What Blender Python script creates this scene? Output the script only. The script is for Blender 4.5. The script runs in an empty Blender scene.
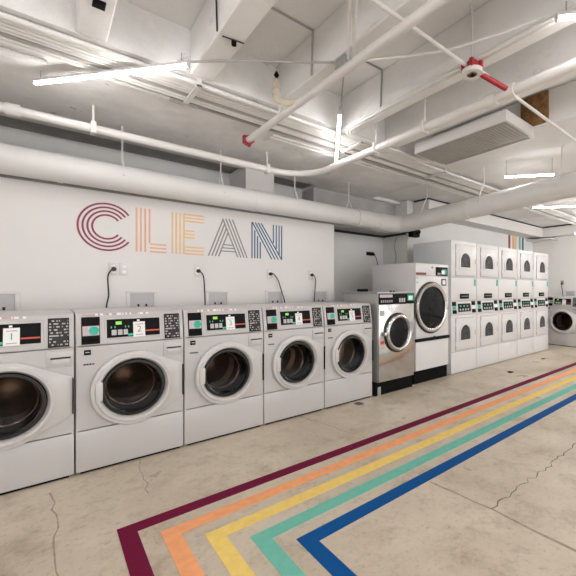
import bpy, bmesh, math, random
from mathutils import Vector, Matrix
random.seed(7)
PI = math.pi
scene = bpy.context.scene
COL = scene.collection

# ------------------------------------------------------------------ materials
def mat(name, color, rough=0.5, metal=0.0, var=0.0, scale=8.0, bump=0.0, bscale=60.0, coat=0.0, spec=0.5, color2=None, detail=6.0):
    m = bpy.data.materials.new(name); m.use_nodes = True
    nt = m.node_tree; b = nt.nodes['Principled BSDF']
    b.inputs['Roughness'].default_value = rough
    b.inputs['Metallic'].default_value = metal
    b.inputs['Coat Weight'].default_value = coat
    b.inputs['Specular IOR Level'].default_value = spec
    tc = nt.nodes.new('ShaderNodeTexCoord')
    n = nt.nodes.new('ShaderNodeTexNoise'); n.inputs['Scale'].default_value = scale; n.inputs['Detail'].default_value = detail
    nt.links.new(tc.outputs['Object'], n.inputs['Vector'])
    r = nt.nodes.new('ShaderNodeValToRGB')
    c = Vector(color[:3])
    c2 = Vector(color2) if color2 else c * (1 - var)
    r.color_ramp.elements[0].position = 0.32; r.color_ramp.elements[0].color = (*c2, 1)
    r.color_ramp.elements[1].position = 0.68; r.color_ramp.elements[1].color = (*c, 1)
    nt.links.new(n.outputs['Fac'], r.inputs['Fac'])
    nt.links.new(r.outputs['Color'], b.inputs['Base Color'])
    if bump:
        n2 = nt.nodes.new('ShaderNodeTexNoise'); n2.inputs['Scale'].default_value = bscale; n2.inputs['Detail'].default_value = 5
        nt.links.new(tc.outputs['Object'], n2.inputs['Vector'])
        bp = nt.nodes.new('ShaderNodeBump'); bp.inputs['Strength'].default_value = bump; bp.inputs['Distance'].default_value = 0.02
        nt.links.new(n2.outputs['Fac'], bp.inputs['Height']); nt.links.new(bp.outputs['Normal'], b.inputs['Normal'])
    return m

def emis(name, color, strength):
    m = bpy.data.materials.new(name); m.use_nodes = True
    nt = m.node_tree; b = nt.nodes['Principled BSDF']
    b.inputs['Base Color'].default_value = (*color, 1)
    b.inputs['Emission Color'].default_value = (*color, 1)
    b.inputs['Emission Strength'].default_value = strength
    return m

def glassy(name, tint, mix=0.3, rough=0.03):
    m = bpy.data.materials.new(name); m.use_nodes = True
    nt = m.node_tree
    for n in list(nt.nodes): nt.nodes.remove(n)
    o = nt.nodes.new('ShaderNodeOutputMaterial'); t = nt.nodes.new('ShaderNodeBsdfTransparent'); g = nt.nodes.new('ShaderNodeBsdfGlossy')
    t.inputs['Color'].default_value = (*tint, 1); g.inputs['Roughness'].default_value = rough
    f = nt.nodes.new('ShaderNodeFresnel'); f.inputs['IOR'].default_value = 1.22
    mx = nt.nodes.new('ShaderNodeMixShader')
    nt.links.new(f.outputs[0], mx.inputs[0]); nt.links.new(t.outputs[0], mx.inputs[1]); nt.links.new(g.outputs[0], mx.inputs[2])
    nt.links.new(mx.outputs[0], o.inputs[0])
    return m

M = {}
M['wall'] = mat('wall_paint', (.745, .715, .70), .75, var=.05, scale=1.5, bump=.05, bscale=120)
M['wall_far'] = mat('wall_paint_cream', (.80, .785, .76), .75, var=.04, scale=1.5, bump=.05, bscale=120)
M['concrete_white'] = mat('painted_concrete', (.87, .86, .85), .8, scale=2.2, color2=(.78, .765, .755), bump=.25, bscale=22, detail=9)
M['concrete_rough'] = mat('painted_rough_concrete', (.88, .87, .865), .8, scale=3.5, color2=(.76, .745, .735), bump=.5, bscale=14, detail=10)
M['concrete_shaded'] = mat('shaded_painted_concrete', (.50, .48, .46), .8, scale=4, color2=(.38, .36, .345), bump=.4, bscale=16, detail=9)  # darker grey puts the recess bulkhead's shade into its colour
M['concrete_grey'] = mat('dark_grey_concrete', (.36, .35, .335), .85, scale=5, color2=(.25, .24, .23), bump=.5, bscale=18, detail=9)  # slot ceiling, darker grey than the ceilings around it
M['white'] = mat('white_enamel', (.53, .505, .495), .28, var=.03, scale=3, coat=.2)
M['white_door'] = mat('white_door_enamel', (.57, .545, .535), .3, var=.02, scale=3, coat=.2)
M['dryer_white_lit'] = mat('lit_dryer_enamel', (.69, .67, .67), .3, var=.03, scale=3, coat=.2)  # washer enamel made lighter; stronger light at the dryers is in the colour
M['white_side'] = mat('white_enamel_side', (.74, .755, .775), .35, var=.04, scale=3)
M['white_plastic'] = mat('white_plastic', (.68, .655, .64), .3, var=.02, scale=5)
M['black'] = mat('black_plastic', (.008, .007, .008), .5, var=.3, scale=30, spec=.1)
M['black_matte'] = mat('black_matte', (.008, .007, .007), .8, var=.3, scale=20, spec=.08)
M['dark_gap'] = mat('dark_seam', (.03, .027, .025), .8, var=.2)
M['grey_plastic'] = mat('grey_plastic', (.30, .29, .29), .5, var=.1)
M['box_grey'] = mat('box_grey', (.52, .50, .50), .5, var=.08)
M['chart_text'] = mat('pale_print', (.55, .53, .52), .6, var=.2, scale=200)
M['card'] = mat('white_card', (.86, .85, .83), .6, var=.02)
M['green'] = mat('green_sticker', (.02, .48, .33), .5, var=.15, scale=60)
M['green_led'] = emis('green_display', (.22, .55, .08), .35)
M['green_num'] = mat('green_print', (.10, .42, .28), .6, var=.1)
M['red'] = mat('red_print', (.62, .085, .05), .5, var=.1)
M['red_paint'] = mat('red_fitting_paint', (.42, .02, .03), .4, var=.3, scale=50)
M['pink'] = mat('pink_grey_print', (.62, .52, .55), .6, var=.25, scale=90)
M['steel'] = mat('brushed_steel', (.60, .585, .57), .16, metal=1, var=.12, scale=4, bump=.10, bscale=5)
M['steel_side'] = mat('dull_steel_sheet', (.46, .46, .45), .42, metal=.7, var=.12, scale=5)
M['chrome'] = mat('chrome', (.52, .51, .50), .2, metal=1, var=.05)
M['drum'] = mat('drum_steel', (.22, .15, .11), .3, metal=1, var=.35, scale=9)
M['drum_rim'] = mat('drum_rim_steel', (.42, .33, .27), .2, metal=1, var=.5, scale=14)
M['rubber'] = mat('black_rubber', (.007, .007, .008), .22, var=.3, scale=20)
M['door_glass'] = glassy('dark_door_glass', (.50, .45, .42))
M['window_dark'] = mat('smoked_window', (.07, .07, .075), .2, var=.6, scale=16, spec=.3)
M['window_black'] = mat('black_window', (.010, .010, .012), .05, var=.3, scale=12, spec=.15)
M['pipe'] = mat('white_painted_pipe', (.74, .715, .695), .4, var=.06, scale=6)
M['duct'] = mat('white_painted_duct', (.70, .685, .67), .45, var=.05, scale=4, bump=.03, bscale=8)
def add_specks(m, scale, lo, hi, dark, vscale=1):
    nt = m.node_tree; b = nt.nodes['Principled BSDF']; src = b.inputs['Base Color'].links[0].from_socket
    tc = nt.nodes.new('ShaderNodeTexCoord'); n = nt.nodes.new('ShaderNodeTexNoise'); n.inputs['Scale'].default_value = scale; n.inputs['Detail'].default_value = 8; n.inputs['Roughness'].default_value = .7
    nt.links.new(tc.outputs['Object'], n.inputs['Vector'])
    r = nt.nodes.new('ShaderNodeValToRGB'); r.color_ramp.elements[0].position = lo; r.color_ramp.elements[0].color = (*dark, 1); r.color_ramp.elements[1].position = hi; r.color_ramp.elements[1].color = (1, 1, 1, 1)
    nt.links.new(n.outputs['Fac'], r.inputs['Fac'])
    x = nt.nodes.new('ShaderNodeMix'); x.data_type = 'RGBA'; x.blend_type = 'MULTIPLY'; x.inputs[0].default_value = 1
    nt.links.new(src, x.inputs[6]); nt.links.new(r.outputs[0], x.inputs[7]); nt.links.new(x.outputs[2], b.inputs['Base Color'])
add_specks(M['concrete_rough'], 4.5, .30, .37, (.45, .43, .41)); add_specks(M['concrete_white'], 3.2, .27, .34, (.66, .64, .61)); add_specks(M['concrete_rough'], 1.4, .32, .5, (.88, .87, .87))
M['conduit'] = mat('painted_conduit', (.84, .825, .81), .45, var=.12, scale=5)
M['conduit_dark'] = mat('grey_conduit', (.42, .40, .385), .45, var=.12, scale=5)
M['galv'] = mat('galvanised_steel', (.55, .56, .56), .35, metal=.6, var=.25, scale=40)
M['cord'] = mat('black_cord', (.018, .016, .016), .5, var=.2)
M['cream_pipe'] = mat('cream_pipe', (.72, .64, .52), .5, var=.2, scale=18)
M['osb'] = mat('wood_panel', (.36, .19, .07), .7, scale=26, color2=(.17, .08, .025), bump=.3, bscale=60)
M['grille_light'] = mat('grille_light_grey', (.46, .44, .41), .5, var=.1)
M['grille'] = mat('grille_grey', (.34, .325, .30), .5, var=.1)
M['tube'] = emis('led_tube', (1.0, .985, .975), 24.5)
M['maroon_line'] = mat('maroon_paint', (.27, .045, .085), .6, var=.1)
M['salmon_line'] = mat('salmon_paint', (.76, .43, .29), .6, var=.08)
M['amber_line'] = mat('amber_paint', (.79, .53, .28), .6, var=.08)
M['slate_line'] = mat('slate_paint', (.26, .265, .275), .6, var=.1)
M['navy_line'] = mat('navy_paint', (.03, .13, .26), .6, var=.1)
FS = [('maroon', (.165, .006, .040)), ('orange', (.93, .41, .19)), ('yellow', (.90, .65, .19)), ('teal', (.18, .53, .42)), ('blue', (.002, .085, .29))]
for n, c in FS:
    M['fl_' + n] = mat('floor_paint_' + n, c, .65, scale=22, color2=tuple(x * .88 + .004 for x in c), bump=.05, bscale=60, spec=.1)

def floor_material():
    m = bpy.data.materials.new('worn_concrete_floor'); m.use_nodes = True
    nt = m.node_tree; b = nt.nodes['Principled BSDF']
    tc = nt.nodes.new('ShaderNodeTexCoord')
    def noise(scale, detail, rough=.6):
        n = nt.nodes.new('ShaderNodeTexNoise'); n.inputs['Scale'].default_value = scale; n.inputs['Detail'].default_value = detail; n.inputs['Roughness'].default_value = rough
        nt.links.new(tc.outputs['Object'], n.inputs['Vector']); return n
    def ramp(n, p0, c0, p1, c1):
        r = nt.nodes.new('ShaderNodeValToRGB')
        r.color_ramp.elements[0].position = p0; r.color_ramp.elements[0].color = (*c0, 1)
        r.color_ramp.elements[1].position = p1; r.color_ramp.elements[1].color = (*c1, 1)
        nt.links.new(n.outputs['Fac'], r.inputs['Fac']); return r
    def mul(a, bb, fac=1):
        x = nt.nodes.new('ShaderNodeMix'); x.data_type = 'RGBA'; x.blend_type = 'MULTIPLY'; x.inputs[0].default_value = fac
        nt.links.new(a, x.inputs[6]); nt.links.new(bb, x.inputs[7]); return x.outputs[2]
    base = ramp(noise(1.3, 8, .65), .35, (.525, .44, .34), .66, (.66, .575, .46))
    blot = ramp(noise(3.6, 12, .78), .33, (.62, .57, .51), .50, (1, 1, 1))
    spk = ramp(noise(30, 8, .75), .33, (.66, .62, .57), .46, (1, 1, 1))
    rust = ramp(noise(.9, 5, .6), .62, (1, 1, 1), .78, (.96, .84, .70))
    o = mul(base.outputs[0], blot.outputs[0], .8); o = mul(o, spk.outputs[0], .8); o = mul(o, rust.outputs[0], .8)
    nt.links.new(o, b.inputs['Base Color'])
    rr = ramp(noise(2.4, 6), .3, (.26, .26, .26), .7, (.48, .48, .48)); nt.links.new(rr.outputs[0], b.inputs['Roughness'])
    bp = nt.nodes.new('ShaderNodeBump'); bp.inputs['Strength'].default_value = .12; bp.inputs['Distance'].default_value = .01
    nt.links.new(noise(55, 6).outputs['Fac'], bp.inputs['Height']); nt.links.new(bp.outputs['Normal'], b.inputs['Normal'])
    return m
def print_material(name, ink, paper, rows, cols, density):
    m = bpy.data.materials.new(name); m.use_nodes = True
    nt = m.node_tree; b = nt.nodes['Principled BSDF']; b.inputs['Roughness'].default_value = .55
    tc = nt.nodes.new('ShaderNodeTexCoord'); sx = nt.nodes.new('ShaderNodeSeparateXYZ'); nt.links.new(tc.outputs['Object'], sx.inputs[0])
    def math_(op, a, v=None, c=None):
        n = nt.nodes.new('ShaderNodeMath'); n.operation = op; nt.links.new(a, n.inputs[0])
        if c is not None: nt.links.new(c, n.inputs[1])
        elif v is not None: n.inputs[1].default_value = v
        return n.outputs[0]
    zr = math_('MULTIPLY', sx.outputs['Z'], rows); line = math_('LESS_THAN', math_('FRACT', zr), .5); fl = math_('FLOOR', zr)
    cb = nt.nodes.new('ShaderNodeCombineXYZ'); nt.links.new(math_('MULTIPLY', sx.outputs['X'], cols), cb.inputs[0]); nt.links.new(math_('MULTIPLY', fl, 7.3), cb.inputs[1])
    nz = nt.nodes.new('ShaderNodeTexNoise'); nz.inputs['Scale'].default_value = 1; nz.inputs['Detail'].default_value = 1; nt.links.new(cb.outputs[0], nz.inputs['Vector'])
    on = math_('MULTIPLY', line, None, math_('GREATER_THAN', nz.outputs['Fac'], density))
    mx = nt.nodes.new('ShaderNodeMix'); mx.data_type = 'RGBA'; nt.links.new(on, mx.inputs[0]); mx.inputs[6].default_value = (*paper, 1); mx.inputs[7].default_value = (*ink, 1)
    nt.links.new(mx.outputs[2], b.inputs['Base Color']); return m
M['chart'] = print_material('chart_print_pattern', (.42, .40, .39), (.012, .010, .010), 52, 70, .51)
M['warning'] = print_material('warning_print_pattern', (.52, .36, .36), (.80, .775, .76), 30, 60, .47)
M['floor'] = floor_material()
M['crack'] = mat('crack_dirt', (.25, .20, .155), .9, var=.4, scale=30)
M['crack_soft'] = mat('joint_dirt', (.42, .35, .275), .9, var=.3, scale=30)

# ------------------------------------------------------------------ mesh builder
class MB:
    def __init__(s, mx=None): s.bm = bmesh.new(); s.mx = mx
    def _v(s, p):
        p = Vector(p)
        return s.bm.verts.new(s.mx @ p if s.mx is not None else p)
    def face(s, vs):
        try: return s.bm.faces.new(vs)
        except ValueError: return None
    def box(s, x0, x1, y0, y1, z0, z1, bev=0.0, seg=2):
        v = [s._v((x, y, z)) for x in (x0, x1) for y in (y0, y1) for z in (z0, z1)]
        fs = [s.face([v[i] for i in q]) for q in ((0,1,3,2),(4,6,7,5),(0,4,5,1),(2,3,7,6),(0,2,6,4),(1,5,7,3))]
        if bev:
            es = list({e for f in fs for e in f.edges})
            bmesh.ops.bevel(s.bm, geom=es, offset=bev, segments=seg, affect='EDGES', profile=.5)
        return s
    def loops(s, rings, cap0=False, cap1=False, closed=True):
        R = [[s._v(p) for p in r] for r in rings]; n = len(R[0])
        for a, b in zip(R, R[1:]):
            for i in range(n if closed else n - 1):
                j = (i + 1) % n; s.face([a[i], a[j], b[j], b[i]])
        if cap0: s.face(list(reversed(R[0])))
        if cap1: s.face(R[-1])
        return s
    def tube(s, pts, r, n=12, cap=True):
        pts = [Vector(p) for p in pts]; rings = []
        up = None
        for i, p in enumerate(pts):
            t = (pts[min(i+1, len(pts)-1)] - pts[max(i-1, 0)]).normalized()
            if up is None:
                up = Vector((0,0,1)) if abs(t.z) < .9 else Vector((1,0,0))
            a = t.cross(up).normalized(); up = a.cross(t).normalized()
            rr = r[i] if isinstance(r, (list, tuple)) else r
            rings.append([p + a*math.cos(2*PI*k/n)*rr + up*math.sin(2*PI*k/n)*rr for k in range(n)])
        return s.loops(rings, cap, cap)
    def lathe(s, prof, c, axis='y', n=48, cap0=False, cap1=False):
        rings = []
        for r, t in prof:
            ring = []
            for k in range(n):
                a = 2*PI*k/n; u, w = r*math.cos(a), r*math.sin(a)
                ring.append((c[0]+u, c[1]+t, c[2]+w) if axis == 'y' else (c[0]+u, c[1]+w, c[2]+t) if axis == 'z' else (c[0]+t, c[1]+u, c[2]+w))
            rings.append(ring)
        return s.loops(rings, cap0, cap1)
    def prism(s, outline, y0, y1, bev=0.0):          # outline in (x,z), extruded along y
        cx = sum(p[0] for p in outline)/len(outline); cz = sum(p[1] for p in outline)/len(outline)
        ring = lambda y, k=0: [(x - k*(x-cx)/max(1e-6, math.hypot(x-cx, z-cz)), y, z - k*(z-cz)/max(1e-6, math.hypot(x-cx, z-cz))) for x, z in outline]
        rs = [ring(y1), ring(y0 + bev), ring(y0, bev)] if bev else [ring(y1), ring(y0)]
        return s.loops(rs, True, True)
    def build(s, name, material, parent=None, sharp=35):
        bm = s.bm
        bmesh.ops.recalc_face_normals(bm, faces=bm.faces)
        me = bpy.data.meshes.new(name); bm.to_mesh(me); bm.free()
        me.materials.append(material)
        for p in me.polygons: p.use_smooth = True
        me.set_sharp_from_angle(angle=math.radians(sharp))
        o = bpy.data.objects.new(name, me); COL.objects.link(o)
        if parent is not None: o.parent = parent
        return o

def tag(o, label, cat, group=None):
    o['label'] = label; o['category'] = cat
    if group: o['group'] = group
    return o
def thing(name, label, cat, loc=(0,0,0), rotz=0, group=None):
    o = bpy.data.objects.new(name, None); COL.objects.link(o); o.empty_display_size = .1
    o.location = loc; o.rotation_euler = (0, 0, rotz)
    return tag(o, label, cat, group)
def struct(name, mb, material):
    o = mb.build(name, material); o['kind'] = 'structure'; return o
def copy_tree(o, parent=None):
    c = o.copy(); COL.objects.link(c)
    if parent is not None: c.parent = parent
    for ch in list(o.children): copy_tree(ch, c)
    return c
def child(root, name):
    for c in root.children_recursive:
        if c.name.split('.')[0] == name: return c
def text_mesh(name, body, size, material, parent, mx):
    cu = bpy.data.curves.new(name, 'FONT'); cu.body = body; cu.size = size; cu.align_x = 'CENTER'; cu.align_y = 'CENTER'; cu.extrude = .0006
    t = bpy.data.objects.new(name, cu); COL.objects.link(t)
    bpy.context.view_layer.update()
    me = bpy.data.meshes.new_from_object(t.evaluated_get(bpy.context.evaluated_depsgraph_get()))
    bpy.data.objects.remove(t); me.name = name; me.transform(mx); me.materials.clear(); me.materials.append(material)
    o = bpy.data.objects.new(name, me); COL.objects.link(o); o.parent = parent
    return o
def arc_pts(c, r, a0, a1, z, n=12):
    return [(c[0]+r*math.cos(a0+(a1-a0)*i/n), c[1]+r*math.sin(a0+(a1-a0)*i/n), z) for i in range(n+1)]
def smooth_path(pts, n=8):
    P = [Vector(p) for p in pts]; P = [P[0]*2-P[1]] + P + [P[-1]*2-P[-2]]; out = []
    for i in range(1, len(P)-2):
        for k in range(n):
            t = k/n; a, b, c, d = P[i-1:i+3]
            out.append(.5*((2*b)+(c-a)*t+(2*a-5*b+4*c-d)*t*t+(3*b-a-3*c+d)*t**3))
    out.append(P[-2]); return out

# ------------------------------------------------------------------ setting
YW = 3.92                     # painted wall behind the washers
struct('floor', MB().box(-3, 9.6, -5, 4.75, -.1, 0), M['floor'])
struct('wall_back', MB().box(-3, 2.977, YW, 4.58, 0, 2.2), M['wall'])
struct('wall_recess', MB().box(-3, 4.6, 4.6, 4.75, 0, 3.0), M['wall_far'])
struct('wall_back_right', MB().box(4.6, 9.6, 4.03, 4.75, 0, 2.74), M['wall_far'])
struct('wall_far', MB().box(9.4, 9.6, -5, 4.03, 0, 2.74), M['wall_far'])
struct('wall_left', MB().box(-3.15, -3, -5, 4.75, 0, 3.0), M['wall'])
struct('ceiling', MB().box(-3, 3.95, -5, 2.57, 3.0, 3.1), M['concrete_white'])
struct('ceiling_girder', MB().box(-3, 3.95, 2.57, 4.2, 2.7, 3.1), M['concrete_rough'])
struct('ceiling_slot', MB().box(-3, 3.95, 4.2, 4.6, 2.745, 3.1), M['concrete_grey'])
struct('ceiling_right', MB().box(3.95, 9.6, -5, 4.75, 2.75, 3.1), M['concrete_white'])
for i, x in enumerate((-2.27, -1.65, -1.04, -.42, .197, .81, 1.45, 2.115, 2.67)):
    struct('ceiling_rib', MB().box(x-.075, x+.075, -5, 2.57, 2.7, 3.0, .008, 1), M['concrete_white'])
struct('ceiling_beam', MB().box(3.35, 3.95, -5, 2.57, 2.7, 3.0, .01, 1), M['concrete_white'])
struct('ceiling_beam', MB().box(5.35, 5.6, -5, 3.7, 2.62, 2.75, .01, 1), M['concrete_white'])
struct('trim_1', MB().box(2.9, 4.6, 4.3, 4.6, 2.2, 2.7), M['concrete_shaded'])
struct('trim_6', MB().box(2.9, 4.6, 4.2, 4.6, 2.7, 2.746), M['concrete_rough'])                 # bulkhead over the recess
struct('trim_2', MB().box(2.99, 4.6, 4.57, 4.598, 2.165, 2.198).box(4.57, 4.598, 4.05, 4.57, 2.165, 2.198), M['dark_gap'])
struct('trim_3', MB().box(4.75, 9.4, 3.7, 4.03, 2.5, 2.715), M['wall'])                        # bulkhead over the dryers
struct('trim_4', MB().box(9.15, 9.4, -5, 3.7, 2.5, 2.715), M['wall'])
struct('trim_5', MB().box(4.76, 9.3, 3.72, 4.02, 2.716, 2.749).box(9.17, 9.39, -5, 3.72, 2.716, 2.749), M['dark_gap'])
struct('wall_shadow_strip', MB().box(-3, 2.975, YW-.006, YW-.0005, 2.124, 2.2), M['grey_plastic'])  # grey strip stands in for the shadow line under the duct
struct('wall_pilaster', MB().box(1.80, 2.17, 4.1, 4.6, 2.2, 2.74), M['wall'])
struct('baseboard_far', MB().box(9.38, 9.4, -5, 4.03, 0, .1), M['dark_gap'])

# floor joints and cracks
def strip(name, pts, w, material):
    mb = MB(); rings = []
    for i, p in enumerate(pts):
        a = Vector(pts[max(i-1, 0)]); b = Vector(pts[min(i+1, len(pts)-1)]); t = (b-a).normalized(); nrm = Vector((-t.y, t.x))
        ww = w * random.uniform(.6, 1.3)
        q = Vector(p); rings.append([(q.x+nrm.x*ww, q.y+nrm.y*ww, .0006), (q.x-nrm.x*ww, q.y-nrm.y*ww, .0006)])
    mb.loops(rings, closed=False)
    return struct(name, mb, material)
def jag(a, b, n, amp):
    a, b = Vector(a), Vector(b); t = (b-a); nr = Vector((-t.y, t.x)).normalized()
    return [tuple(a + t*i/n + nr*random.uniform(-amp, amp)*(0 < i < n)) for i in range(n+1)]
strip('floor_joint', jag((1.93, 1.06), (1.915, -2.5), 14, .012), .009, M['crack_soft'])
strip('floor_joint', jag((1.895, 1.47), (1.93, 1.06), 4, .008), .008, M['crack_soft'])
strip('floor_crack', jag((1.93, 1.06), (3.4, 1.05), 30, .022), .0035, M['crack'])
strip('floor_joint', jag((3.4, 1.05), (9.3, 1.02), 20, .01), .006, M['crack_soft'])
strip('floor_crack', jag((.52, 3.05), (.476, 2.5), 8, .018), .003, M['crack_soft'])
strip('floor_crack', jag((1.90, 3.05), (2.04, 2.25), 9, .02), .0035, M['crack_soft'])
strip('floor_crack', jag((.016, 2.9), (.045, 2.0), 12, .018), .0035, M['crack_soft'])
strip('floor_crack', jag((3.9, 3.0), (3.85, 2.25), 9, .02), .0035, M['crack_soft'])

# ------------------------------------------------------------------ painted floor stripes
for i, (n, c) in enumerate(FS):
    X, Y, wx, wy = .277 + i*.1683, 2.232 - i*.167, .081, .0835
    o_ = [(X, -4.5), (X, Y), (9.3, Y), (9.3, Y-wy), (X+wx, Y-wy), (X+wx, -4.5)]
    mb = MB(); a = [mb._v((x, y, .002)) for x, y in o_]; b = [mb._v((x, y, .0002)) for x, y in o_]
    for k in range(6): mb.face([a[k], a[(k+1) % 6], b[(k+1) % 6], b[k]])
    for L in (a, b): mb.face([L[0], L[1], L[4], L[5]]); mb.face([L[1], L[2], L[3], L[4]])
    desc = ['maroon painted floor stripe, outermost, nearest the washers', 'orange painted floor stripe between the maroon and yellow ones', 'yellow painted floor stripe, middle of the five bent stripes', 'teal painted floor stripe between the yellow and blue ones', 'blue painted floor stripe, innermost, farthest from the washers'][i]
    tag(mb.build('floor_stripe', M['fl_' + n]), desc, 'floor stripe', 'rainbow stripes painted on the floor')

# ------------------------------------------------------------------ CLEAN lettering on the wall
YL = YW - .0015
LT = .0022                                # paint thickness
ZB, ZT = 1.606, 2.02
def flat(mb, pts): mb.loops([[(x, YL + .003, z) for x, z in pts], [(x, YL - LT + .001, z) for x, z in pts]], True, True)
def seg(mb, p, q, w=.0155):
    p, q = Vector(p), Vector(q); t = (q-p).normalized(); n = Vector((-t.y, t.x))*w/2
    flat(mb, [p+n, q+n, q-n, p-n])
def letter(name, label, material, lines):
    root = thing(name, label, 'wall letter', (0, 0, 0), 0, 'letters painted on the white wall')
    for ln in lines:
        mb = MB(); ln(mb); mb.build('line', material, root)
    return root
S4 = (0, .036, .072, .108)
def cline(r):
    def f(mb):
        n = 40; a0 = math.radians(36); a1 = math.radians(324); w = .0078
        for k in range(n):
            A, B = a0+(a1-a0)*k/n, a0+(a1-a0)*(k+1)/n
            pt = lambda R, t: (.412 + R*math.cos(t), 1.811 + R*math.sin(t))
            flat(mb, [pt(r+w, A), pt(r+w, B), pt(r-w, B), pt(r-w, A)])
    return f
letter('letter', 'large letter C of four dark red curved lines on the wall', M['maroon_line'], [cline(r) for r in (.209, .175, .141, .107)])
letter('letter', 'large letter L of thin salmon lines on the wall', M['salmon_line'],
       [(lambda mb, x=.645+d: seg(mb, (x, ZB if x < .74 else ZB+.09), (x, ZT))) for d in S4] +
       [(lambda mb, z=ZB+.006+d: seg(mb, (.757, z), (.90, z))) for d in (0, .036, .072)])
letter('letter', 'large letter E of thin amber lines on the wall', M['amber_line'],
       [(lambda mb, x=.955+d: seg(mb, (x, ZB), (x, ZT))) for d in S4] +
       [(lambda mb, z=z, x1=x1: seg(mb, (1.07, z), (x1, z))) for z, x1 in ((ZT-.006, 1.258), (ZT-.04, 1.258), (ZT-.074, 1.258), (1.847, 1.165), (1.813, 1.165), (1.779, 1.165), (ZB+.074, 1.258), (ZB+.04, 1.258), (ZB+.006, 1.258))])
def aleft(d): return lambda mb: seg(mb, (1.306+d, ZB), (1.306+d + .16*(.321-d)/.33, ZB + (ZT-ZB)*(.321-d)/.33), .014)
letter('letter', 'large letter A of thin grey lines on the wall', M['slate_line'],
       [aleft(d) for d in S4] + [(lambda mb, d=d: seg(mb, (1.735-d, ZB), (1.735-d-.17, ZT), .014)) for d in S4] +
       [(lambda mb, z=z, t=(z-ZB)/(ZT-ZB): seg(mb, (1.414+.16*t, z), (1.627-.17*t, z), .012)) for z in (1.735, 1.70, 1.665)])
letter('letter', 'large letter N of thin navy blue lines on the wall', M['navy_line'],
       [(lambda mb, x=x, z1=z1: seg(mb, (x, ZB), (x, z1), .014)) for x, z1 in ((1.795, ZT), (1.829, 1.93), (1.863, 1.865), (1.897, 1.80))] +
       [(lambda mb, d=d: seg(mb, (1.80+d, ZT), (2.045+d*1.22, ZB), .014)) for d in (0, .036, .072, .108)] +
       [(lambda mb, x=x, z0=z0: seg(mb, (x, z0), (x, ZT), .014)) for x, z0 in ((2.066, 1.80), (2.104, 1.735), (2.142, 1.665), (2.177, ZB))])

# rainbow strips on the back wall over the dryers
for x, mn, d in ((8.14, 'maroon_line', 'dark maroon'), (8.34, 'salmon_line', 'orange'), (8.45, 'amber_line', 'yellow'), (8.66, 'fl_teal', 'teal'), (8.82, 'navy_line', 'dark blue')):
    tag(MB().box(x-.045, x+.045, 4.026, 4.0295, 1.3, 2.498).build('wall_stripe', M[mn]), d + ' vertical stripe painted on the wall above the stacked dryers', 'wall stripe', 'rainbow stripes on the wall')

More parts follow.
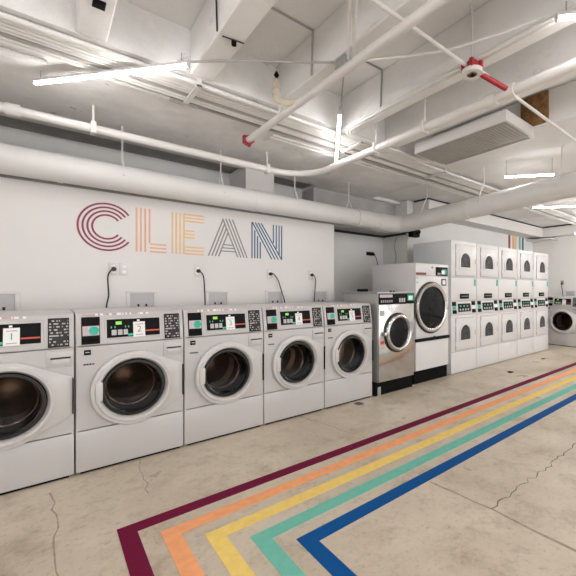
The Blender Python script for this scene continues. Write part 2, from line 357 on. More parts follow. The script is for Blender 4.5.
# ------------------------------------------------------------------ front-load washer
WW = .683
def outline_ring(f, y, n=72): return [f(2*PI*k/n) + (y,) for k in range(n)]
def make_washer():
    root = thing('washing_machine', 'x', 'washing machine')
    mb = MB()                                             # shell: sides, back, top, plinth
    mb.box(.004, .02, .006, .75, .015, .90, .003).box(WW-.02, WW-.004, .006, .75, .015, .90, .003).box(.02, WW-.02, .73, .75, .03, 1.06)
    mb.loops([[(x, .003, .866), (x, .034, 1.062), (x, .046, 1.082), (x, .06, 1.088), (x, .75, 1.088), (x, .75, .866)] for x in (.004, WW-.004)], True, True)
    mb.build('cabinet', M['white'], root)
    MB().box(.03, WW-.03, .01, .70, .0, .032).build('plinth', M['black_matte'], root)  # black colour also paints the shadow line under the washer
    cx, cz, r = .3415, .543, .212
    # front sheet with round opening
    mb = MB(); n = 72; x0, x1, z0, z1 = .005, WW-.005, .294, .861
    def rect(a):
        dx, dz = math.cos(a), math.sin(a); t = 1e9
        if dx > 1e-9: t = min(t, (x1-cx)/dx)
        if dx < -1e-9: t = min(t, (x0-cx)/dx)
        if dz > 1e-9: t = min(t, (z1-cz)/dz)
        if dz < -1e-9: t = min(t, (z0-cz)/dz)
        return cx+dx*t, cz+dz*t
    angs = sorted([2*PI*k/n for k in range(n)] + [math.atan2(z-cz, x-cx) % (2*PI) for x in (x0, x1) for z in (z0, z1)])
    R = [rect(a) for a in angs]; C = [(cx+r*math.cos(a), cz+r*math.sin(a)) for a in angs]
    mb.loops([[(x, .02, z) for x, z in R], [(x, .003, z) for x, z in R], [(cx+(x-cx)*.993, 0, cz+(z-cz)*.993) for x, z in R], [(x, 0, z) for x, z in C], [(x, .05, z) for x, z in C]])
    mb.build('front_panel', M['white'], root)
    MB().box(.005, WW-.005, 0, .02, .015, .288, .003).build('lower_panel', M['white'], root)
    # door: round on the hinge side, tapering to a straight grip edge
    door = None
    def dshape(a):
        dx, dz = math.cos(a), math.sin(a); rr = .262
        if dx > 0:
            # polygon: tangent lines from circle to grip edge
            t = 1e9; xe, ze = .327, .128
            t = min(t, xe/dx) if dx > 1e-6 else t
            # line from (0.06, .255) to (xe, ze)
            ax, az, bx, bz = .06, .2551, xe, ze
            sz = 1 if dz >= 0 else -1
            den = dx*(bz-az) - sz*dz*(bx-ax)
            if abs(den) > 1e-9:
                tt = (ax*(bz-az) - az*(bx-ax)) / den
                if tt > 0: t = min(t, tt)
            t = max(t, rr) if math.hypot(dx*t, dz*t) < rr else t
            if abs(dz)*t > .262: t = rr
            return dx*t, dz*t
        return dx*rr, dz*rr
    n = 96; O = [dshape(2*PI*k/n) for k in range(n)]; CC = [(math.cos(2*PI*k/n), math.sin(2*PI*k/n)) for k in range(n)]
    fade = lambda x: 1 - .72*min(1, max(0, (x-.10)/.2))
    P = lambda L, k, y: [(cx+x*k, y*(fade(x) if L is O else 1), cz+z*k) for x, z in L]
    mb = MB(); mb.loops([P(O, 1, -.001), P(O, 1, -.030), P(O, .985, -.036), P(O, .955, -.038), P(CC, .240, -.040), P(CC, .232, -.050), P(CC, .218, -.050), P(CC, .206, -.030), P(CC, .200, .012)])
    door = mb.build('door', M['white_door'], root)
    MB().box(cx+.3275, cx+.3335, -.024, -.002, cz-.118, cz+.118).build('grip_shadow', M['black_matte'], door)  # dark bar stands for the shaded gap along the grip edge
    MB().box(cx-.234, cx-.192, -.0525, -.02, cz-.06, cz+.07, .006).build('hinge_cover', M['white_door'], door)
    MB().lathe([(.202, -.018), (.196, -.026), (.180, -.026), (.172, -.008), (.166, .06), (.166, .13)], (cx, 0, cz)).build('gasket', M['rubber'], door)
    MB().lathe([(.180, -.014), (.150, -.004), (.11, .005), (.06, .010), (.004, .012)], (cx, 0, cz), cap1=True).build('door_glass', M['door_glass'], door)
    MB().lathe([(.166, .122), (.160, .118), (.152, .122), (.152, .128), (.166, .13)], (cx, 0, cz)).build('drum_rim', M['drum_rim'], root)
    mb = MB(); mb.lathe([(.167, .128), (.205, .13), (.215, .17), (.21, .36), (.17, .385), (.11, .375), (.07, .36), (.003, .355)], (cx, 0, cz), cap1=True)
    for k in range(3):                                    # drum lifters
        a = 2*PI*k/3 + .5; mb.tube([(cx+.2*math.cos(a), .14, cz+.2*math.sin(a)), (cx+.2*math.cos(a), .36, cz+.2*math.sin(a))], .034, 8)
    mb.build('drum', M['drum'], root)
    # slanted control panel
    tilt = math.atan2(.033, .196)
    T = Matrix.Translation((0, .001, .866)) @ Matrix.Rotation(-tilt, 4, 'X')
    # bezel frames and inserts; local z runs up the slant, y<0 is outwards
    cp = MB(T).box(.006, WW-.006, -.004, .01, .002, .2, .004).build('control_panel', M['white'], root)
    mb = MB(T)
    mb.box(.166, .522, -.010, -.003, .034, .180, .006); mb.build('display_frame', M['white_door'], cp)
    cb = MB(T).box(.034, .138, -.012, -.003, .008, .195, .003).build('coin_box', M['black'], root)
    MB(T).box(.040, .134, -.0140, -.011, .066, .132).build('coin_label', M['pink'], cb)
    MB(T).lathe([(.029, -.0155), (.029, -.0115)], (.104, 0, .099), n=28, cap0=True, cap1=True).build('round_sticker', M['green'], cb)
    MB(T).box(.045, .127, -.0135, -.011, .025, .048).build('coin_slot', M['grey_plastic'], cb).data.materials[0] = M['black_matte']
    dp = MB(T).box(.177, .511, -.014, -.009, .042, .171, .002).build('display', M['black'], root)
    for x0_, x1_ in ((.205, .234), (.242, .270), (.277, .303)):
        MB(T).box(x0_, x1_, -.0165, -.013, .058, .096, .001).build('button', M['box_grey'], dp)
    MB(T).box(.230, .266, -.0155, -.013, .132, .154).build('readout', M['green_led'], dp)
    for x0_ in (.200, .222, .286, .305):
        MB(T).box(x0_, x0_+.007, -.0155, -.013, .108, .122).build('indicator', M['green_num'], dp)
    MB(T).box(.305, .336, -.0155, -.013, .048, .064).build('start_button', M['green'], dp)
    MB(T).box(.416, .508, -.0155, -.013, .073, .083).build('red_band', M['red'], dp)
    cd = MB(T).box(.337, .412, -.0185, -.0145, .036, .146).build('number_card', M['card'], dp)
    MB(T).box(.350, .400, -.0195, -.018, .124, .131).box(.350, .400, -.0195, -.018, .048, .055).build('card_print', M['pink'], cd)
    MB(T).box(.362, .378, -.0175, -.013, .150, .162).build('lamp', M['card'], dp)
    ch = MB(T).box(.545, .653, -.009, -.003, .006, .196).build('instruction_chart', M['black_matte'], root)
    MB(T).box(.550, .648, -.0100, -.0085, .012, .190).build('chart_print', M['chart'], ch)
    # soap drawer, badge, nameplate
    dr = MB().box(.535, .672, -.008, .006, .742, .845, .004).build('soap_drawer', M['white'], root)
    MB().box(.562, .655, -.012, -.006, .762, .795, .006).build('drawer_handle', M['white_door'], dr)
    MB().box(.556, .660, -.0105, -.0075, .796, .806).build('drawer_recess_shadow', M['dark_gap'], dr)  # dark bar paints the shade at the top of the handle recess
    bd = MB().box(.048, .086, -.005, .001, .803, .837, .001).build('badge', M['black'], root)
    MB().box(.056, .079, -.0065, -.004, .818, .824).build('badge_mark', M['chart_text'], bd)
    mb = MB(); x = .046
    for w in (.009, .007, .008, .006, .010, .007, .009): mb.box(x, x+w-.002, -.002, .001, .733, .744); x += w + .001
    mb.build('nameplate', M['dark_gap'], root)
    MB(Matrix.Translation((0, .0400, 1.0725)) @ Matrix.Rotation(-math.atan2(.012, .020), 4, 'X')).box(.04, .44, -.0022, .001, -.0075, .0075).build('warning_print', M['warning'], root)
    return root, T
XW = .1446
washer0, TP = make_washer()
def numbered(root, num, mtl='green_num'):
    mx = TP @ Matrix.Translation((.3745, -.0188, .091)) @ Matrix.Rotation(PI/2, 4, 'X')
    text_mesh('card_number', num, .062, M[mtl], child(root, 'number_card'), mx)
WL = ['white front-load washer with number 1 card, cut off by the left picture edge',
      'white front-load washer with number 2 card, second from the left',
      'white front-load washer in the middle of the five-washer row, below letters E and A',
      'white front-load washer fourth from the left, between the middle washer and the row end',
      'white front-load washer at the right end of the row, beside the stainless washer']
roots = []
for i in range(5):
    r_ = washer0 if i == 0 else copy_tree(washer0)
    roots.append(r_)
far = copy_tree(washer0)
for i, r_ in enumerate(roots):
    r_.location = (XW + (i-1)*WW, 3.052, 0)
    tag(r_, WL[i], 'washing machine', 'front-load washers along the lettered wall')
    numbered(r_, str(i+1), 'green_num' if i in (0, 2) else 'slate_line')
far.location = (8.6, 3.405, 0); far.rotation_euler = (0, 0, -PI/2)
tag(far, 'white front-load washer against the far wall, beyond the stacked dryers', 'washing machine')
if 'group' in far: del far['group']

# ------------------------------------------------------------------ stainless washer
X0, Y0, w, D, H = 2.944, 3.02, .636, .66, 1.217
sw = thing('stainless_washer', 'stainless steel front-load washer between the white washer row and the tall dryer', 'washing machine', (X0, Y0, 0))
MB().box(0, w, .012, D, .15, 1.195, .006).build('cabinet', M['steel_side'], sw)
MB().box(-.012, w+.004, .004, D+.02, 1.195, H, .006).build('top', M['steel_side'], sw)
MB().box(.006, w-.006, 0, .014, .155, 1.065, .004).build('front_panel', M['steel'], sw)
MB().box(-.035, w-.01, .02, D, 0, .15, .004).build('base', M['black_matte'], sw)
MB().box(.0, .05, .012, .03, .0, .10).build('base_foot', M['steel_side'], sw)
cp = MB().box(.01, w-.008, -.008, .016, 1.070, 1.193, .003).build('control_panel', M['black'], sw)
MB().box(.012, .225, -.0105, -.007, 1.150, 1.186).build('warning_label', M['pink'], cp)
MB().box(.50, .612, -.0105, -.007, 1.105, 1.180).build('green_label', M['green'], cp)
MB().box(.515, .59, -.0118, -.010, 1.115, 1.165).build('white_label', M['card'], cp)
for k in range(3): MB().box(.345+k*.04, .37+k*.04, -.0105, -.007, 1.09, 1.14).build('button', M['chart_text'], cp)
for k in range(6): MB().box(.03+k*.035, .05+k*.035, -.0105, -.007, 1.09, 1.12).build('key', M['grey_plastic'], cp)
for x in (.235, .29): MB().tube([(x, .03, H-.002), (x, .03, H+.014)], .014, 12).build('knob', M['black'], sw)
c = (.324, 0, .722)
dr = MB().lathe([(.222, .002), (.226, -.03), (.216, -.046), (.20, -.052), (.184, -.046), (.172, -.026), (.166, 0)], c).build('door_ring', M['chrome'], sw)
MB().lathe([(.242, .0), (.242, -.012), (.222, -.02), (.222, 0)], c).build('gasket', M['rubber'], dr)
MB().lathe([(.174, -.022), (.12, -.028), (.06, -.032), (.002, -.034)], c, cap1=True).build('door_glass', M['window_black'], dr)
MB().box(c[0]-.275, c[0]-.21, -.06, 0, .70, .745, .006).build('latch', M['chrome'], dr)
MB().box(.02, .10, -.0025, .001, .55, .70).build('care_label', M['pink'], sw)
MB().box(.028, .092, -.004, -.002, .60, .64).build('label_print', M['red'], sw)
MB().box(.545, .61, -.0025, .001, .70, .83).build('blue_label', mat('pale_blue_print', (.30, .45, .55), .5, var=.3, scale=70), sw)
MB().box(.02, .10, -.0025, .001, .93, 1.0).build('spec_plate', M['chart_text'], sw)
tag(MB().box(3.0, 3.085, 3.35, 3.47, H+.001, H+.036, .004).build('small_box', M['black']), 'small black box lying on top of the stainless washer', 'box')

# ------------------------------------------------------------------ tall single dryer
X0, Y0, w, D, H = 3.655, 3.06, .725, .82, 1.596
td = thing('tumble_dryer', 'tall white dryer with large round chrome-rimmed door, beside the stainless washer', 'dryer', (X0, Y0, 0))
MB().box(0, w, .012, D, .17, H, .006).build('cabinet', M['dryer_white_lit'], td)
MB().box(.004, w-.004, 0, .014, 1.43, H-.004, .004).build('control_panel', M['dryer_white_lit'], td)
fp = MB().box(.004, w-.004, 0, .014, .60, 1.424, .004).build('front_panel', M['dryer_white_lit'], td)
MB().box(.004, w-.004, 0, .014, .175, .552, .004).build('lint_door', M['dryer_white_lit'], td)
MB().box(.0, w, -.022, .014, .556, .594, .004).build('handle_bar', M['black'], td)
MB().box(.36, .385, -.024, -.020, .592, .612).build('lock', M['black'], td)
MB().box(.0, w, .03, D-.02, 0, .172).build('base', M['black_matte'], td)
c = (.322, 0, 1.0)
rg = MB().lathe([(.335, .002), (.335, -.028), (.325, -.042), (.306, -.044), (.284, -.032), (.278, -.006)], c, n=64).build('door_ring', M['chrome'], td)
MB().lathe([(.352, .002), (.352, -.012), (.335, -.016), (.335, 0)], c, n=64).build('gasket', M['rubber'], rg)
MB().lathe([(.286, -.016), (.2, -.024), (.1, -.03), (.003, -.032)], c, n=64, cap1=True).build('door_glass', M['window_black'], rg)
MB().box(.62, .66, -.05, -.0, .96, 1.07, .006).build('door_handle', M['chrome'], rg)
ds = MB().box(.425, .69, -.012, .002, 1.435, 1.555, .003).build('coin_display', M['black'], td)
MB().box(.56, .66, -.0145, -.011, 1.455, 1.525).build('green_label', M['green'], ds)
MB().box(.54, .61, -.0155, -.014, 1.455, 1.51).build('white_label', M['card'], ds)
MB().box(.45, .52, -.0145, -.011, 1.445, 1.475).build('keypad', M['grey_plastic'], ds)
MB().box(.01, .215, -.003, .002, 1.437, 1.470).build('brown_label', mat('brown_plate', (.22, .075, .04), .5, var=.3, scale=60), td)
MB().tube([(.345, .004, 1.545), (.345, -.012, 1.545)], .014, 14).build('lock_knob', M['grey_plastic'], td)
fr = MB().box(.555, .66, -.006, .002, 1.30, 1.39).build('notice_frame', M['black'], td)
MB().box(.573, .642, -.0075, -.005, 1.315, 1.375).build('notice', M['card'], fr)
for z in (1.33, 1.39): MB().box(.018, .05, -.002, .002, z, z+.016).build('green_dot', M['green'], td)

# ------------------------------------------------------------------ stacked dryers
def arch(cx, z0, z1, hw, n=16):
    r = hw; zc = z1 - r
    return [(cx-hw, z0), (cx+hw, z0)] + [(cx + r*math.cos(PI*k/n), zc + r*math.sin(PI*k/n)) for k in range(n+1)]
def make_dryer():
    root = thing('stacked_dryer', 'x', 'dryer')
    D, H, w = .705, 1.968, WW
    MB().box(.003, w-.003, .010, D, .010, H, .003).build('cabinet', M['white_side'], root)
    MB().box(.004, w-.004, .0075, .0105, .02, 1.955).build('seam_backing', M['box_grey'], root)
    MB().box(.03, w-.03, .04, D-.03, 0, .012).build('plinth', M['black_matte'], root)
    MB().box(.005, w-.005, 0, .012, 1.425, 1.962, .003).build('upper_panel', M['dryer_white_lit'], root)
    lp = MB().box(.005, w-.005, 0, .012, 1.082, 1.416, .003).build('lint_door', M['dryer_white_lit'], root)
    MB().box(.225, .455, -.012, .001, 1.104, 1.180, .003).build('lint_handle', M['black'], lp)
    MB().box(.25, .43, -.014, -.010, 1.137, 1.147).build('handle_print', M['grey_plastic'], lp)
    MB().box(.61, .655, -.003, .001, 1.30, 1.40).build('green_label', M['green'], lp)
    MB().box(.005, w-.005, 0, .012, .326, .861, .003).build('lower_panel', M['dryer_white_lit'], root)
    MB().box(.004, w-.004, 0, .012, .012, .316, .003).build('kick_panel', M['dryer_white_lit'], root)
    for nm, z0, z1, wz0, wz1 in (('upper_door', 1.448, 1.905, 1.575, 1.790), ('lower_door', .345, .815, .490, .712)):
        cx = .345
        d = MB().box(.115, .62, -.014, .001, z0, z1, .006).build(nm, M['dryer_white_lit'], root)
        MB().box(.109, .626, -.002, .001, z0-.006, z1+.006).build('door_gap_line', M['grey_plastic'], d)  # grey plate added behind the door to draw its dark gap
        A, B = arch(cx, wz0-.028, wz1+.028, .158), arch(cx, wz0, wz1, .128)
        mb = MB(); K = lambda L, y, k=1: [(cx+(x-cx)*k, y, z) for x, z in L]
        mb.loops([K(A, -.012), K(A, -.022), K(B, -.024), K(B, -.010)]); mb.build('window_frame', M['dryer_white_lit'], d)
        MB().prism(arch(cx, wz0, wz1, .128), -.0165, -.012).build('window', M['window_dark'], d)
        MB().box(.10, .118, -.012, .001, z1-.12, z1-.07).box(.10, .118, -.012, .001, z0+.07, z0+.12).build('hinge', M['dryer_white_lit'], d)
        MB().box(.622, .634, -.012, .001, (z0+z1)/2-.04, (z0+z1)/2+.04, .002).build('door_catch', M['grey_plastic'], d)
    T = Matrix.Translation((0, .0, .866)) @ Matrix.Rotation(-.10, 4, 'X')
    cp = MB(T).box(.004, w-.004, -.012, .012, .0, .212, .004).build('control_panel', M['dryer_white_lit'], root)
    fr = MB(T).box(.135, .525, -.019, -.010, .025, .190, .004).build('display_frame', M['dryer_white_lit'], cp)
    dp = MB(T).box(.165, .50, -.023, -.017, .042, .165, .002).build('display', M['black'], cp)
    for k in range(4): MB(T).box(.20+k*.07, .235+k*.07, -.025, -.022, .06, .09).build('button', M['chart_text'], dp)
    for k in range(3): MB(T).box(.21+k*.09, .25+k*.09, -.0245, -.022, .115, .14).build('readout', M['green_num'], dp)
    for x0, x1, lab in ((.03, .125, 'green'), (.545, .64, 'card')):
        for z0, z1 in ((.02, .075), (.135, .195)):
            MB(T).box(x0, x1, -.020, -.010, z0, z1, .002).build('coin_slot', M['black'], cp)
        MB(T).box(x0+.005, x1-.005, -.0145, -.010, .08, .13).build('coin_label', M[lab], cp)
    return root
dry0 = make_dryer()
DL = ['white stacked double dryer nearest the camera, next to the tall round-door dryer',
      'white stacked double dryer, second of the five counted from the tall dryer',
      'white stacked double dryer in the middle of the five, third from the tall dryer',
      'white stacked double dryer, fourth counted from the tall dryer, one before the last',
      'white stacked double dryer farthest from the camera, last of the row by the far washer']
ds_ = [dry0] + [copy_tree(dry0) for _ in range(4)]
for i, d in enumerate(ds_):
    d.location = (4.454 + i*WW, 3.07, 0); tag(d, DL[i], 'dryer', 'stacked dryers in a row')

# ------------------------------------------------------------------ wall boxes, outlets, cords
def wallbox(x0, x1, label, y=YW, rz=0, z0=1.06, z1=1.238, name='outlet_box'):
    r = thing(name, label, 'wall box', ((x0+x1)/2, y, (z0+z1)/2), rz, 'recessed water supply boxes on the wall')
    hw, hz = (x1-x0)/2, (z1-z0)/2; fw = .03
    mb = MB(); mb.box(-hw, hw, -.012, -.0005, hz-.024, hz, .002).box(-hw, hw, -.012, -.0005, -hz, -hz+.02, .002).box(-hw, -hw+fw, -.012, -.0005, -hz+.02, hz-.024, .002).box(hw-fw, hw, -.012, -.0005, -hz+.02, hz-.024, .002)
    mb.build('frame', M['white_plastic'], r)
    MB().box(-hw+fw, hw-fw, -.003, -.0005, -hz+.02, hz-.024).build('back_plate', M['box_grey'], r)
    for x in (-.03, .035): MB().tube([(x, -.009, -hz+.028), (x, -.009, -hz+.05)], .008, 10).build('valve', M['rubber'], r)
    return r
for a, b, l in ((-.415, -.161, 'white recessed supply box on wall above the number 1 washer'), (.56, .817, 'white recessed supply box on wall below the letter L'),
                (1.275, 1.53, 'white recessed supply box on wall below the letter A'), (1.958, 2.21, 'white recessed supply box on wall below the letter N'),
                (2.62, 2.875, 'white recessed supply box on wall nearest the wall end')):
    wallbox(a, b, l)
wallbox(-.12, .12, 'white recessed supply box on the far wall above the far washer', z0=1.03, z1=1.21).location = (9.4, 3.18, 1.12)
bpy.data.objects['outlet_box.005'].rotation_euler = (0, 0, -PI/2)

def outlet(x, z, label, wide=1):
    r = thing('power_outlet', label, 'power outlet', (x, YW, z), 0, 'power outlets on the wall')
    for k in range(wide):
        p = MB().box(-.036+k*.085, .036+k*.085, -.007, -.0005, -.058, .058, .003).build('plate', M['white_plastic'], r)
        MB().box(-.016+k*.085, .016+k*.085, -.0085, -.006, .012, .038, .002).build('socket', M['card'], p)
        MB().box(-.016+k*.085, .016+k*.085, -.0085, -.006, -.038, -.012, .002).build('socket', M['card'], p)
    return r
def cord(pts, owner, r=.0065, wall_dir=(0, 1, 0)):      # the machine's own cord, running up to its outlet
    mx = (Matrix.Translation(owner.location) @ Matrix.Rotation(owner.rotation_euler.z, 4, 'Z')).inverted()
    c = MB(mx).tube(smooth_path(pts), r, 8).build('power_cord', M['cord'], owner)
    d = Vector(wall_dir); p = Vector(pts[0])
    MB(mx).tube([p+d*.030, p+d*.012, p-d*.012], [.020, .020, .010], 10).build('plug', M['cord'], c)
for x, z, w_, l, p in ((.459, 1.434, 2, 'below the letter C', [(.44, 1.42), (.415, 1.36), (.42, 1.2), (.405, 1.10)]),
                   (1.195, 1.439, 1, 'below the letter E', [(1.21, 1.43), (1.24, 1.38), (1.25, 1.25), (1.255, 1.10)]),
                   (2.015, 1.43, 1, 'below the letter N', [(2.04, 1.43), (2.10, 1.36), (2.15, 1.22), (2.19, 1.10)]),
                   (2.60, 1.432, 1, 'nearest the wall end', [(2.62, 1.42), (2.64, 1.36), (2.63, 1.22), (2.62, 1.10)])):
    outlet(x, z, 'white power outlet on the lettered wall ' + l, w_)
    pts = [(x+.005, YW-.04, z)] + [(a, YW-.05, b) for a, b in p] + [(p[-1][0], YW-.06, .95)]
    cord(pts, roots[1 + (x > 1) + (x > 2) + (x > 2.3)])
r = thing('power_outlet', 'dark outlet high on the recess wall above the stainless washer', 'power outlet', (4.29, 4.6, 1.86))
MB().box(-.10, .06, -.03, -.0005, -.03, .03, .004).build('plate', M['black'], r)
cord([(4.33, 4.545, 1.85), (4.38, 4.54, 1.76), (4.41, 4.53, 1.6), (4.40, 4.52, 1.4), (4.40, 4.5, 1.1)], td)
tag(MB().tube(smooth_path([(4.594, 4.25, 2.15), (4.594, 4.32, 2.0), (4.594, 4.28, 1.8), (4.594, 4.35, 1.55)]), .005, 8).build('wall_cable', M['conduit_dark']), 'thin grey cable hanging down the recess side wall', 'cable')
r = thing('power_outlet', 'dark outlet on the far wall above the far washer', 'power outlet', (9.4, 3.35, 1.40))
MB().box(-.02, -.0005, -.03, .03, -.05, .05, .003).build('plate', M['grey_plastic'], r)
cord([(9.36, 3.35, 1.385), (9.35, 3.345, 1.3), (9.35, 3.33, 1.2), (9.36, 3.32, 1.0)], far, .008, (1, 0, 0))

# ------------------------------------------------------------------ ventilation duct
ZD, RD, YD, XD = 2.232, .114, 3.775, 4.10
dt = thing('ventilation_duct', 'fat white round duct along the wall top, turning towards the camera at the right', 'duct', (0, YD, ZD))
def dtube(name, pts, r, n=32): return MB().tube([(x, y-YD, z-ZD) for x, y, z in pts], r, n).build(name, M['duct'], dt)
dtube('straight_section', [(-2.9, YD, ZD), (3.62, YD, ZD)], RD)
dtube('elbow', [(3.62, YD, ZD)] + [(XD-.2+.2*math.sin(a), YD-.2+.2*math.cos(a), ZD) for a in [PI/2*k/12 for k in range(13)]] + [(XD, YD-.50, ZD+.01)], RD+.013)
dtube('branch_section', [(XD, YD-.47, ZD+.01), (XD, 1.2, ZD+.095), (XD, -4.5, ZD+.25)], RD+.010)
for x in (-1.6, .085, 1.75, 3.25, 3.6): dtube('joint_band', [(x-.018, YD, ZD), (x+.018, YD, ZD)], RD+(.005 if x < 3 else .0105))
dtube('sleeve', [(3.25, YD, ZD), (3.61, YD, ZD)], RD+.008)
for y in (3.27, 2.55, 1.1, -.4): dtube('joint_band', [(XD, y-.018, ZD+.01+.0375*(3.305-y)), (XD, y+.018, ZD+.01+.0375*(3.305-y))], RD+.016)
for x, zt in ((-1.0, 2.7), (.51, 2.7), (1.383, 2.7), (2.274, 2.7), (3.118, 2.7)):
    h = MB().tube([(x, 0, zt-ZD), (x, 0, RD+.10), (x+.0, -.05, RD+.02), (x, -RD-.003, 0)], .008, 8).tube([(x, 0, RD+.10), (x, .05, RD+.02)], .007, 8)
    h.build('hanger', M['pipe'], dt)
for y in (3.226, 2.35, 1.464, .3):
    zt = 2.75
    MB().tube([(XD, y-YD, zt-ZD), (XD, y-YD, RD+.20), (XD-.07, y-YD, RD+.10), (XD-RD-.014, y-YD, .08)], .008, 8).build('hanger', M['pipe'], dt)
br = thing('duct_bracket', 'dark wired bracket beneath the duct elbow beside the wall corner', 'bracket', (4.60, 3.90, 2.18))
MB().box(-.07, .10, -.06, .05, -.075, .05, .01).build('body', M['black'], br)
MB().tube(smooth_path([(-.35, .06, .01), (-.2, .03, .0), (-.06, .0, .01), (.03, -.07, -.02), (.1, -.05, .02)]), .022, 8).build('wire_bundle', M['black_matte'], br)
MB().tube([(.0, 0, .03), (.0, 0, .33)], .01, 8).build('rod', M['conduit_dark'], br)

# ------------------------------------------------------------------ sprinkler pipes
ZP = 2.516
sp = thing('sprinkler_pipe', 'long white sprinkler pipe running above the duct then bending towards the camera', 'pipe', (0, 3.5, ZP))
path = [(-2.9, 0, 0), (1.84, 0, 0)] + [(1.84+.42*math.sin(a), -.42+.42*math.cos(a), 0) for a in [PI/2*k/14 for k in range(1, 15)]] + [(2.26, -1.2, 0), (2.26, -7.5, 0)]
MB().tube(path, .033, 20).build('tube', M['pipe'], sp)
for p, q in (((-.22, 0, 0), (-.14, 0, 0)), ((2.26, -2.30, 0), (2.26, -2.22, 0)), ((2.26, -2.42, 0), (2.26, -2.36, 0))):
    MB().tube([p, q], .043, 20).build('coupling', M['pipe'], sp)
for x in (-1.2, .28, 1.77): 
    h = MB().tube([(x, 0, .03), (x, 0, 2.7-ZP)], .008, 8).box(x-.018, x+.018, -.04, .04, -.042, .048, .004).build('hanger', M['pipe'], sp)
for y in (-1.15, -1.7, -3.2): MB().tube([(2.26, y, .03), (2.26, y, 3.0-ZP)], .008, 8).box(2.22, 2.30, y-.012, y+.012, -.04, .05, .004).build('hanger', M['pipe'], sp)

bp_ = thing('sprinkler_branch', 'white sprinkler pipe with red end cap crossing under the ceiling ribs', 'pipe', (1.39, 3.12, 2.6))
MB().tube([(0, 0, 0), (.02, -7.5, 0)], .028, 18).build('tube', M['pipe'], bp_)
mb = MB().lathe([(.001, .032), (.036, .03), (.044, .02), (.044, -.02), (.034, -.03)], (0, 0, 0), 'y', 20)
for k in range(5): a = 2*PI*k/5; mb.box(.044*math.cos(a)-.01, .044*math.cos(a)+.01, -.022, .018, .044*math.sin(a)-.01, .044*math.sin(a)+.01, .003)
mb.build('red_cap', M['red_paint'], bp_)
MB().tube([(.0, -.585, .02), (.0, -.585, .08)], .010, 8).tube([(.0, -.585, .06), (.0, -.585, .4)], .006, 8).build('hanger', M['pipe'], bp_)
uh = thing('upright_sprinkler', 'cream sprinkler riser with dark head standing on the red-capped pipe', 'sprinkler head', (1.40, 2.45, 2.62))
MB().tube(smooth_path([(0, -.19, 0), (-.05, -.12, .0), (-.10, -.07, .02), (-.115, -.06, .07), (-.115, -.06, .17)]), .024, 14).build('riser', M['cream_pipe'], uh)
MB().tube([(-.115, -.06, .10), (-.115, -.06, .135)], .031, 14).build('collar', M['cream_pipe'], uh)
MB().tube([(-.115, -.06, .05), (-.115, -.06, .065)], .030, 14).build('collar', M['cream_pipe'], uh)
MB().tube([(-.115, -.06, .17), (-.115, -.06, .195), (-.115, -.06, .202), (-.115, -.06, .23)], [.013, .010, .020, .007], 12).build('head', M['black'], uh)

sf = thing('valve_fitting', 'red and white grooved fitting on the thin pipe near the top right', 'pipe fitting', (1.99, 1.22, 2.60))
MB().lathe([(.030, -.03), (.062, -.03), (.062, -.005), (.030, .0)], (0, 0, 0), 'z', 28).build('white_collar', M['pipe'], sf)
mb = MB().lathe([(.001, .055), (.03, .05), (.045, .02), (.048, -.004)], (0, 0, 0), 'z', 20)
for k in range(4): a = 2*PI*k/4 + .5; mb.box(.05*math.cos(a)-.012, .05*math.cos(a)+.012, .05*math.sin(a)-.012, .05*math.sin(a)+.012, -.01, .045, .004)
mb.build('red_clamp', M['red_paint'], sf)
MB().tube([(.05, -.03, -.02), (.235, -.10, -.075)], .016, 12).build('red_nipple', M['red_paint'], sf)
MB().tube([(0, 0, .05), (0, 0, .4)], .007, 8).build('hanger', M['pipe'], sf)
tag(MB().tube([(.9, 1.24, 2.62), (1.96, 1.235, 2.62)], .011, 10).build('thin_pipe', M['pipe']), 'thin white pipe entering the red and white fitting from the left', 'pipe')
tag(MB().tube([(2.03, 1.18, 2.585), (4.0, 1.18, 2.585)], .011, 10).build('thin_pipe', M['pipe']), 'thin white pipe from the red and white fitting past the cassette unit to the right', 'pipe')

# ------------------------------------------------------------------ conduits along the girder
for i in range(8):
    y = 2.61 + i*.036; rr = (.017, .012, .012, .014, .012, .012, .012, .014)[i]
    nm = ['nearest the ribs', 'second from the ribs', 'third from the ribs', 'fourth from the ribs', 'fifth from the ribs', 'sixth from the ribs', 'seventh from the ribs', 'farthest from the ribs'][i]
    tag(MB().tube([(-2.9, y, 2.676), (9.1, y + (.05 if i > 5 else .02), 2.676 if i else 2.674)], rr, 10).build('conduit', M['conduit'] if i not in (5,) else M['conduit_dark']),
        'thin painted conduit of the parallel bundle under the girder, ' + nm, 'conduit', 'conduit bundle under the girder')
for x in (-.9, .80, 2.3, 3.65):
    tag(MB().box(x-.018, x+.018, 2.585, 2.90, 2.650, 2.660).box(x-.018, x+.018, 2.585, 2.593, 2.65, 2.699).box(x-.018, x+.018, 2.892, 2.90, 2.65, 2.699).build('conduit_strap', M['pipe']),
        'white strap holding the conduit bundle up, ' + {-.9: 'beyond the left picture edge', .80: 'beside the left tube light', 2.3: 'beside the upright tube light', 3.65: 'before the cassette unit'}[x], 'strap', 'straps under the conduit bundle')
e = thing('conduit', 'white conduit ending in a grey connector on the girder, apart from the bundle', 'conduit', (0, 2.96, 2.685))
MB().tube([(.3, 0, 0), (.74, 0, 0)], .014, 10).build('tube', M['conduit'], e)
MB().tube([(.70, 0, 0), (.80, 0, 0)], .024, 14).tube([(.80, 0, 0), (.90, 0, 0)], .019, 14).build('connector', M['galv'], e)
MB().tube([(.90, 0, 0), (5.2, .03, 0)], .012, 10).build('flex_tail', M['conduit_dark'], e)
tag(MB().tube([(-2.9, 3.02, 2.684), (.0, 3.0, 2.684)], .013, 10).build('conduit', M['conduit']), 'short white conduit on the girder left of the tube light', 'conduit')
